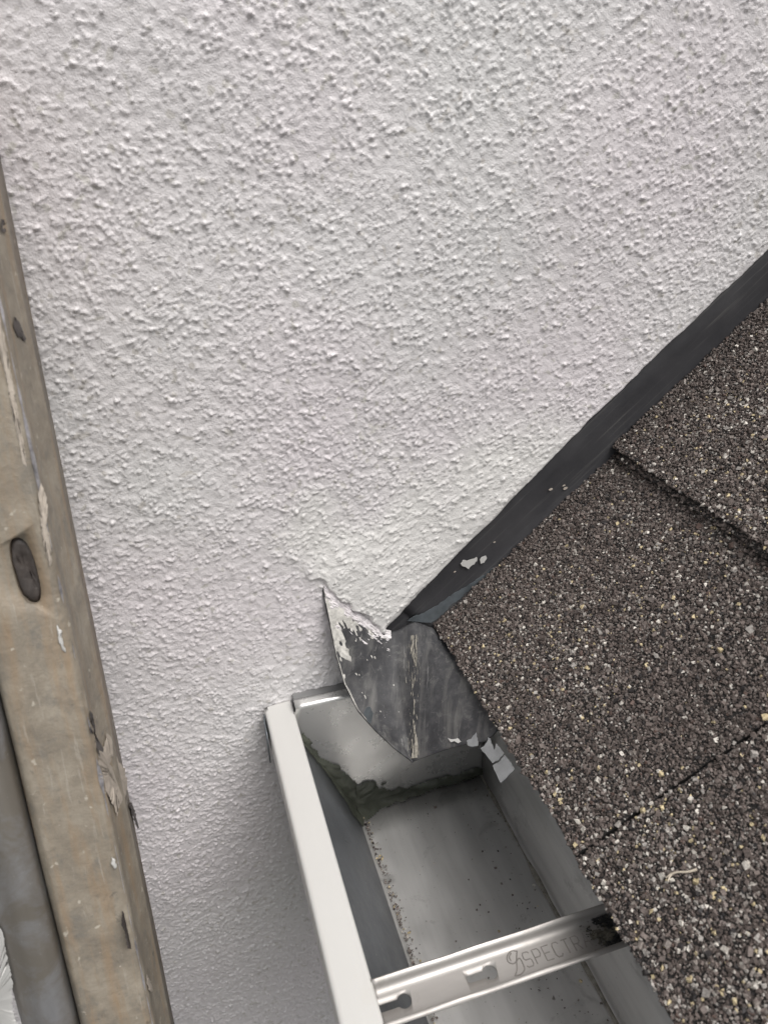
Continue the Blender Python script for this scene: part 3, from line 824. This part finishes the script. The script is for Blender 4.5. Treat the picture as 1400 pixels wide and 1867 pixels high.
# ------------------------------------------------------------------ bracket across the gutter
br = empty('gutter_bracket', (0.098, 0.170, -0.3275))
tag(br, 'galvanised channel bracket with keyhole slots spanning the gutter', 'bracket')
ZF = ZL - 0.0052
Y0b, Y1b = 0.1612, 0.1788
bp = fillet([(Y0b - .0022, ZL - .0006), (Y0b + .0003, ZL), (Y0b + .0010, ZF), (Y1b - .0022, ZF), (Y1b, ZL + .0002)], [0, .0012, .0012, .0030, 0], 5)
nbx = 60
wv = fftnoise((1, 128), 0.002, 0.006, seed=85)[0]
V = []
for i in range(nbx):
    x = 0.0440 + (0.160 - 0.0440) * i / (nbx - 1)
    for j, (y, z) in enumerate(bp):
        V.append((x, y, z + (0.00018 * wv[i] if j in (0, 1, len(bp) - 1) else 0)))
bo = adopt(link('channel', mesh_np('channel', V, grid_faces(nbx, len(bp)), True), M_GALV), br)
solidify(bo, 0.0006, 1)
# keyholes punched through the floor
def keyhole(cx, cy, r, slot, hw):
    a0 = math.asin(hw / r)
    pts = [(cx + r * math.cos(a), cy + r * math.sin(a)) for a in np.linspace(-math.pi + a0, math.pi - a0, 22)]
    xs0 = cx - r - slot
    pts += [(xs0 + .0006, cy + hw), (xs0, cy + hw * .5), (xs0, cy - hw * .5), (xs0 + .0006, cy - hw)]
    bm = bmesh.new()
    a = [bm.verts.new((x, y, ZF - .004)) for x, y in pts]; b = [bm.verts.new((x, y, ZF + .003)) for x, y in pts]
    bm.faces.new(a[::-1]); bm.faces.new(b)
    for i in range(len(pts)):
        j = (i + 1) % len(pts); bm.faces.new((a[i], a[j], b[j], b[i]))
    bmesh.ops.recalc_face_normals(bm, faces=bm.faces[:])
    return from_bm('cutter', bm, None)
k1 = onZ(737, 1825, ZF); k2_ = onZ(893, 1773, ZF)
cutters = [keyhole(k1[0], k1[1], 0.0031, 0.0085, 0.0016), keyhole(k2_[0], k2_[1], 0.0031, 0.0075, 0.0016)]
for c in cutters:
    m = bo.modifiers.new('hole', 'BOOLEAN'); m.operation = 'DIFFERENCE'; m.solver = 'EXACT'; m.object = c
bpy.context.view_layer.update()
bake(bo)
for c in cutters: bpy.data.objects.remove(c)
# stamped lettering and ribbon mark: fine raised strokes
def strokes(name, lines, z, r, mat, parent):
    bm = bmesh.new()
    for L in lines:
        L = [Vector((p[0], p[1], z)) for p in L]
        rings = []
        for i, p in enumerate(L):
            d = (L[min(i + 1, len(L) - 1)] - L[max(i - 1, 0)]).normalized(); s = Vector((-d.y, d.x, 0))
            rings.append([bm.verts.new(p + s * r), bm.verts.new(p + s * r * .5 + Vector((0, 0, r * .55))), bm.verts.new(p - s * r * .5 + Vector((0, 0, r * .55))), bm.verts.new(p - s * r)])
        for a, b in zip(rings[:-1], rings[1:]):
            for k in range(3): bm.faces.new((a[k], a[k + 1], b[k + 1], b[k]))
    bmesh.ops.recalc_face_normals(bm, faces=bm.faces[:])
    return from_bm(name, bm, mat, parent)
GL = {'S': [[(1, .88), (.8, 1), (.15, 1), (0, .85), (0, .62), (.15, .5), (.85, .5), (1, .38), (1, .14), (.85, 0), (.15, 0), (0, .12)]],
      'P': [[(0, 0), (0, 1), (.8, 1), (1, .85), (1, .6), (.8, .45), (0, .45)]],
      'E': [[(1, 1), (0, 1), (0, 0), (1, 0)], [(0, .52), (.85, .52)]],
      'C': [[(1, .85), (.8, 1), (.2, 1), (0, .8), (0, .2), (.2, 0), (.8, 0), (1, .15)]],
      'T': [[(0, 1), (1, 1)], [(.5, 1), (.5, 0)]],
      'R': [[(0, 0), (0, 1), (.8, 1), (1, .85), (1, .6), (.8, .47), (0, .47)], [(.5, .47), (1, 0)]],
      'A': [[(0, 0), (.5, 1), (1, 0)], [(.2, .38), (.8, .38)]]}
b0 = onZ(962, 1764, ZF); b1 = onZ(1086, 1722, ZF); t0 = onZ(957, 1741, ZF)
dirx = (b1 - b0) / np.linalg.norm(b1 - b0); hv = np.array([-dirx[1], dirx[0], 0]); hgt = 0.0064
pitch = np.linalg.norm(b1 - b0) / 7
lines = []
for i, ch in enumerate('SPECTRA'):
    for st in GL[ch]:
        lines.append([b0 + dirx * (i * pitch + p[0] * pitch * .66) + hv * p[1] * hgt for p in st])
strokes('stamped_lettering', lines, ZF + .00005, 0.00027, M_EMB, br)
lg = lambda pts: [onZ(820 + x * .2143, 1640 + y * .2143, ZF) for x, y in pts]
def curve_pts(P, n=8):
    P = [np.array(p, float) for p in P]; out = []
    for i in range(len(P) - 1):
        p0 = P[max(i - 1, 0)]; p1 = P[i]; p2 = P[i + 1]; p3 = P[min(i + 2, len(P) - 1)]
        for k in range(n):
            t = k / n
            out.append(.5 * ((2 * p1) + (-p0 + p2) * t + (2 * p0 - 5 * p1 + 4 * p2 - p3) * t * t + (-p0 + 3 * p1 - 3 * p2 + p3) * t ** 3))
    out.append(P[-1]); return out
strokes('stamped_ribbon_mark', [lg(curve_pts([(570, 440), (520, 440), (488, 480), (495, 530), (545, 545), (590, 500), (625, 560), (632, 600), (605, 635), (560, 650)])),
                                lg(curve_pts([(570, 440), (566, 520), (570, 600), (552, 655)])), lg(curve_pts([(520, 455), (505, 490), (520, 525)]))], ZF + .00005, 0.00030, M_EMB, br)
# eave shade painted on the channel: black patch, brown fringe part grime, part shade
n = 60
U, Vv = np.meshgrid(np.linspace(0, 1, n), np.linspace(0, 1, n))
for nm, mt, u0, lift, sd in (('brown_grime_shade', M_GRIME_SHADE, 0.36, 0.0000, 113), ('black_eave_shade', M_BLACK, 0.46, 0.0004, 110)):
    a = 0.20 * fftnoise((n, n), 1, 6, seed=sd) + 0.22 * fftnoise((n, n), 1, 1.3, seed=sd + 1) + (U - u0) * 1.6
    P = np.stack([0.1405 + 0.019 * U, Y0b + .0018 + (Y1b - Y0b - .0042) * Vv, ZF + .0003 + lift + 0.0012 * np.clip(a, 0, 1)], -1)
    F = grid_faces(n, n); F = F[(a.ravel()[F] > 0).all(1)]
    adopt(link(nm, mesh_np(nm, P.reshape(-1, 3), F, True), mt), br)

# ------------------------------------------------------------------ dry stem on the shingle
st = [(1217, 1607), (1220, 1599), (1227, 1592), (1238, 1590), (1250, 1590), (1260, 1588), (1269, 1585)]
pl = [onP(u, v, EAVE + NDIR * .0016, NDIR) for u, v in st]
cu = bpy.data.curves.new('dry_stem', 'CURVE'); cu.dimensions = '3D'; cu.bevel_depth = 0.00045; cu.bevel_resolution = 2
def add_sp(cu, pts, r0, r1):
    sp = cu.splines.new('POLY'); sp.points.add(len(pts) - 1)
    for i, p in enumerate(pts):
        sp.points[i].co = (*p, 1); sp.points[i].radius = r0 + (r1 - r0) * i / (len(pts) - 1)
add_sp(cu, curve_pts(pl, 4), 0.7, 1.1)
add_sp(cu, curve_pts([onP(u, v, EAVE + NDIR * .0018, NDIR) for u, v in [(1227, 1592), (1221, 1594), (1214, 1600)]], 4), .8, .4)
tmp = bpy.data.objects.new('tmp', cu); COL.objects.link(tmp)
bpy.context.view_layer.update()
me = bpy.data.meshes.new_from_object(tmp.evaluated_get(bpy.context.evaluated_depsgraph_get()))
bpy.data.objects.remove(tmp)
me.materials.clear()
tag(link('dry_stem', me, M_STRAW), 'tiny pale dry plant stem lying on the shingles', 'twig')

# ------------------------------------------------------------------ ladder at the left
ZLAD = -0.436; YB = 0.2525
LEAN = math.atan(0.245)
lad = empty('ladder', (-0.066, YB + 0.245 * (-3.1 - ZLAD) - 0.03, -3.1))
tag(lad, 'weathered ladder stile leaning on the wall at the left edge', 'ladder')
AX = np.array([0, math.sin(LEAN), math.cos(LEAN)]); OUT = np.array([0, -math.cos(LEAN), math.sin(LEAN)])   # along, away from wall
L0 = np.array([0, YB, ZLAD])
def ladp(x, d, l): return np.array([x, 0, 0]) + L0 + OUT * d + AX * l
# cross-section (x, d): d = 0 back edge .. 0.0605 front face; right side carries a shallow ridge
sec = fillet([(-0.0492, 0.000), (-0.0500, 0.020), (-0.0466, 0.027), (-0.0478, 0.033), (-0.0505, 0.046), (-0.0492, 0.0575), (-0.0512, 0.0605),
              (-0.0765, 0.0605), (-0.0795, 0.0565), (-0.0795, 0.000)], [0, .004, .0022, .003, .005, .0015, .0015, .002, .002, 0], 4)
lz = np.linspace(-1.2, 0.470, 170)
gl = np.random.default_rng(44)
V = []
nd = fftnoise((len(lz), len(sec)), 1, 2, seed=120) * 0.00012
for i, l in enumerate(lz):
    for j, (x, d) in enumerate(sec):
        V.append(ladp(x + nd[i, j], d + nd[i, (j * 3) % len(sec)], l))
ns_ = len(sec); F = []
for k in range(len(lz) - 1):
    for i in range(ns_):
        j = (i + 1) % ns_
        F.append((k * ns_ + i, k * ns_ + j, (k + 1) * ns_ + j, (k + 1) * ns_ + i))
me = mesh_np('stile', V, F, True)
bm = bmesh.new(); bm.from_mesh(me); bm.verts.ensure_lookup_table()
bm.faces.new([bm.verts[i] for i in range(ns_)]); bm.faces.new([bm.verts[(len(lz) - 1) * ns_ + i] for i in range(ns_)])
bmesh.ops.recalc_face_normals(bm, faces=bm.faces[:]); bm.to_mesh(me); bm.free()
sto = adopt(link('stile', me, M_STILE), lad)
def on_front(u, v, d=0.0605):
    return onP(u, v, L0 + OUT * d, OUT)
_sd = sorted([(d, x) for x, d in sec if x > -0.056]); _sdd = [p[0] for p in _sd]; _sdx = [p[1] for p in _sd]
def on_side(u, v, x=None):
    x = -0.049
    for _ in range(12):
        P = onX(u, v, x); x = 0.5 * x + 0.5 * float(np.interp(np.dot(P - L0, OUT), _sdd, _sdx))
    return onX(u, v, x) + np.array([0.0005, 0, 0])
# oblong slot sunk in the front face, with a worn plug in it
def slot_ring(scale, d, cx, cl, n=28):
    out = []
    for a in np.linspace(0, 2 * math.pi, n, endpoint=False):
        x = math.copysign(abs(math.cos(a)) ** 0.8, math.cos(a)) * 0.0040 * scale; l = math.copysign(abs(math.sin(a)) ** 0.75, math.sin(a)) * 0.0132 * scale
        out.append(ladp(cx + x - 0.0006 * math.sin(a), d, cl + l))
    return out
pc = on_front(47, 1042); cl = float(np.dot(pc - L0, AX)); cx_ = pc[0]
bm = bmesh.new()
a = [bm.verts.new(p) for p in slot_ring(1.0, 0.050, cx_, cl)]; b = [bm.verts.new(p) for p in slot_ring(1.0, 0.066, cx_, cl)]
bm.faces.new(a[::-1]); bm.faces.new(b)
for i in range(len(a)):
    j = (i + 1) % len(a); bm.faces.new((a[i], a[j], b[j], b[i]))
bmesh.ops.recalc_face_normals(bm, faces=bm.faces[:])
ct = from_bm('cutter', bm, None)
m = sto.modifiers.new('slot', 'BOOLEAN'); m.operation = 'DIFFERENCE'; m.solver = 'EXACT'; m.object = ct
bpy.context.view_layer.update(); bake(sto); bpy.data.objects.remove(ct)
bm = bmesh.new(); rings = []
for sc, d in [(1.04, 0.0560), (0.97, 0.0585), (0.80, 0.0592), (0.45, 0.0580), (0.12, 0.0576)]:
    rings.append([bm.verts.new(Vector(p) + Vector((gl.normal(0, .00022), gl.normal(0, .00012), gl.normal(0, .00030)))) for p in slot_ring(sc, d, cx_, cl)])
for a, b in zip(rings[:-1], rings[1:]):
    for i in range(len(a)):
        j = (i + 1) % len(a); bm.faces.new((a[i], a[j], b[j], b[i]))
bm.faces.new(rings[-1]); bmesh.ops.recalc_face_normals(bm, faces=bm.faces[:])
from_bm('slot_plug', bm, M_PLUG, lad, True)
# worn bare metal along the front arris
nb = 900; wv = fftnoise((1, 1024), 1, 3, seed=130)[0]; wv2 = fftnoise((1, 1024), 1, 30, seed=131)[0]
V = []; WE = []
ll_ = np.linspace(-0.55, 0.44, nb)
for i, l in enumerate(ll_):
    w = max(0.0, 0.00050 + 0.00030 * wv[i] + 0.00042 * wv2[i]); WE.append(w)
    k = min(w / 0.0036, 0.5); c0 = np.array([-0.0512, 0.0605]); c1 = np.array([-0.0492, 0.0575]); nn_ = np.array([0.83, 0.55]) * 0.00022
    for f_ in (0.5 - k, 0.5 - k * .3, 0.5 + k * .4, 0.5 + k * 1.1):
        p_ = c0 + (c1 - c0) * f_ + nn_; V.append(ladp(p_[0], p_[1], l))
F = grid_faces(nb, 4); F = F[np.array(WE)[F // 4].max(1) > 0.0]
adopt(link('worn_edge', mesh_np('worn_edge', V, F, True), M_WORN), lad)
SX = Vector((0.0006, 0, 0)); SO = Vector(OUT) * 0.0005
side_f = lambda u, v: on_side(u, v, -0.0484)
def blob(name, uv, tofn, mat, lift, thick=0.0009):
    """softly domed splash: outline, inset outline, centre"""
    uv = rough_outline(uv, 0.9, int(uv[0][0] + uv[0][1]))
    P = np.array([tofn(u, v) for u, v in uv]); c = P.mean(0); L = np.array(lift)
    Ln = L / np.linalg.norm(L)
    bm = bmesh.new()
    r0 = [bm.verts.new(p) for p in P]; r1 = [bm.verts.new(c + (p - c) * .88 + Ln * thick * gl.uniform(.6, 1.1)) for p in P]
    r2 = [bm.verts.new(c + (p - c) * .5 + Ln * thick * gl.uniform(.7, 1.3)) for p in P]
    for a, b in ((r0, r1), (r1, r2)):
        for i in range(len(a)):
            j = (i + 1) % len(a); bm.faces.new((a[i], a[j], b[j], b[i]))
    bm.faces.new(r2); bmesh.ops.recalc_face_normals(bm, faces=bm.faces[:])
    return from_bm(name, bm, mat, lad, True)
blob('plaster_splash', [(193, 1338), (200, 1343), (208, 1362), (213, 1386), (226, 1402), (231, 1422), (229, 1448), (222, 1460), (214, 1470), (212, 1490), (206, 1470), (196, 1452), (184, 1425), (178, 1395), (178, 1368), (186, 1372)], lambda u, v: on_side(u, v, -0.0480), M_SPLAT, SX, .0005)
blob('plaster_splash', [(76, 880), (84, 900), (88, 935), (86, 960), (92, 985), (96, 1020), (92, 1035), (84, 1010), (78, 985), (74, 940), (70, 900)], lambda u, v: on_front(u, v, 0.0606), M_SPLAT, SO)
blob('plaster_splash', [(-6, 560), (2, 585), (10, 620), (20, 675), (32, 740), (42, 800), (50, 850), (44, 846), (34, 800), (22, 745), (10, 680), (0, 635), (-8, 600)], lambda u, v: on_front(u, v, 0.0607), M_SPLAT, SO, .0004)
blob('plaster_splash', [(104, 1140), (110, 1148), (116, 1170), (120, 1190), (114, 1186), (107, 1165)], lambda u, v: on_front(u, v, 0.0608), M_WHITE, SO, .0006)
blob('plaster_splash', [(204, 1562), (211, 1568), (214, 1580), (209, 1584), (204, 1574)], lambda u, v: on_front(u, v, 0.0609), M_WHITE, SO, .0006)
blob('dark_chip', [(162, 1296), (168, 1310), (174, 1345), (186, 1365), (188, 1382), (180, 1380), (170, 1352), (163, 1330)], lambda u, v: on_side(u, v, -0.0486), M_PLUG, SX, .00008)
blob('dark_chip', [(236, 1458), (242, 1470), (250, 1500), (250, 1512), (242, 1494), (234, 1472)], lambda u, v: on_side(u, v, -0.0486), M_PLUG, SX, .00008)
blob('dark_chip', [(222, 1660), (228, 1680), (234, 1712), (238, 1732), (231, 1730), (226, 1700), (219, 1684)], lambda u, v: on_side(u, v, -0.0486), M_PLUG, SX, .00008)
blob('dark_chip', [(0, 400), (10, 402), (14, 415), (8, 424), (0, 422)], lambda u, v: on_side(u, v, -0.0480), M_PLUG, SX, .00008)
blob('dark_chip', [(24, 575), (34, 590), (46, 618), (44, 622), (30, 612), (22, 595)], lambda u, v: on_side(u, v, -0.0478), M_PLUG, SX, .00008)
blob('plaster_splash', [(265, 1777), (272, 1790), (277, 1808), (273, 1810), (266, 1795)], lambda u, v: on_side(u, v, -0.0474), M_SPLAT, SX, .0004)
# second, sliding stile lapping the first
sec2 = fillet([(-0.0802, 0.010), (-0.0802, 0.0615), (-0.0840, 0.0650), (-0.0905, 0.0650), (-0.0985, 0.0590), (-0.1040, 0.050), (-0.1060, 0.010)], [0, .002, .002, .003, .004, .003, 0], 4)
V = []
for l in lz:
    for (x, d) in sec2: V.append(ladp(x, d, l))
s2 = adopt(link('sliding_stile', mesh_np('sliding_stile', V, grid_faces(len(lz), len(sec2)), True), M_STILE2), lad)
blob('plaster_splash', [(-60, 1690), (-10, 1680), (6, 1700), (12, 1740), (24, 1790), (22, 1830), (34, 1880), (20, 1960), (-60, 1960)], lambda u, v: onP(u, v, ladp(-0.0905, 0.0651, 0), np.array([-.6, 0, 0]) + OUT * .8), M_WHITE, Vector(OUT) * .0006, .0006)
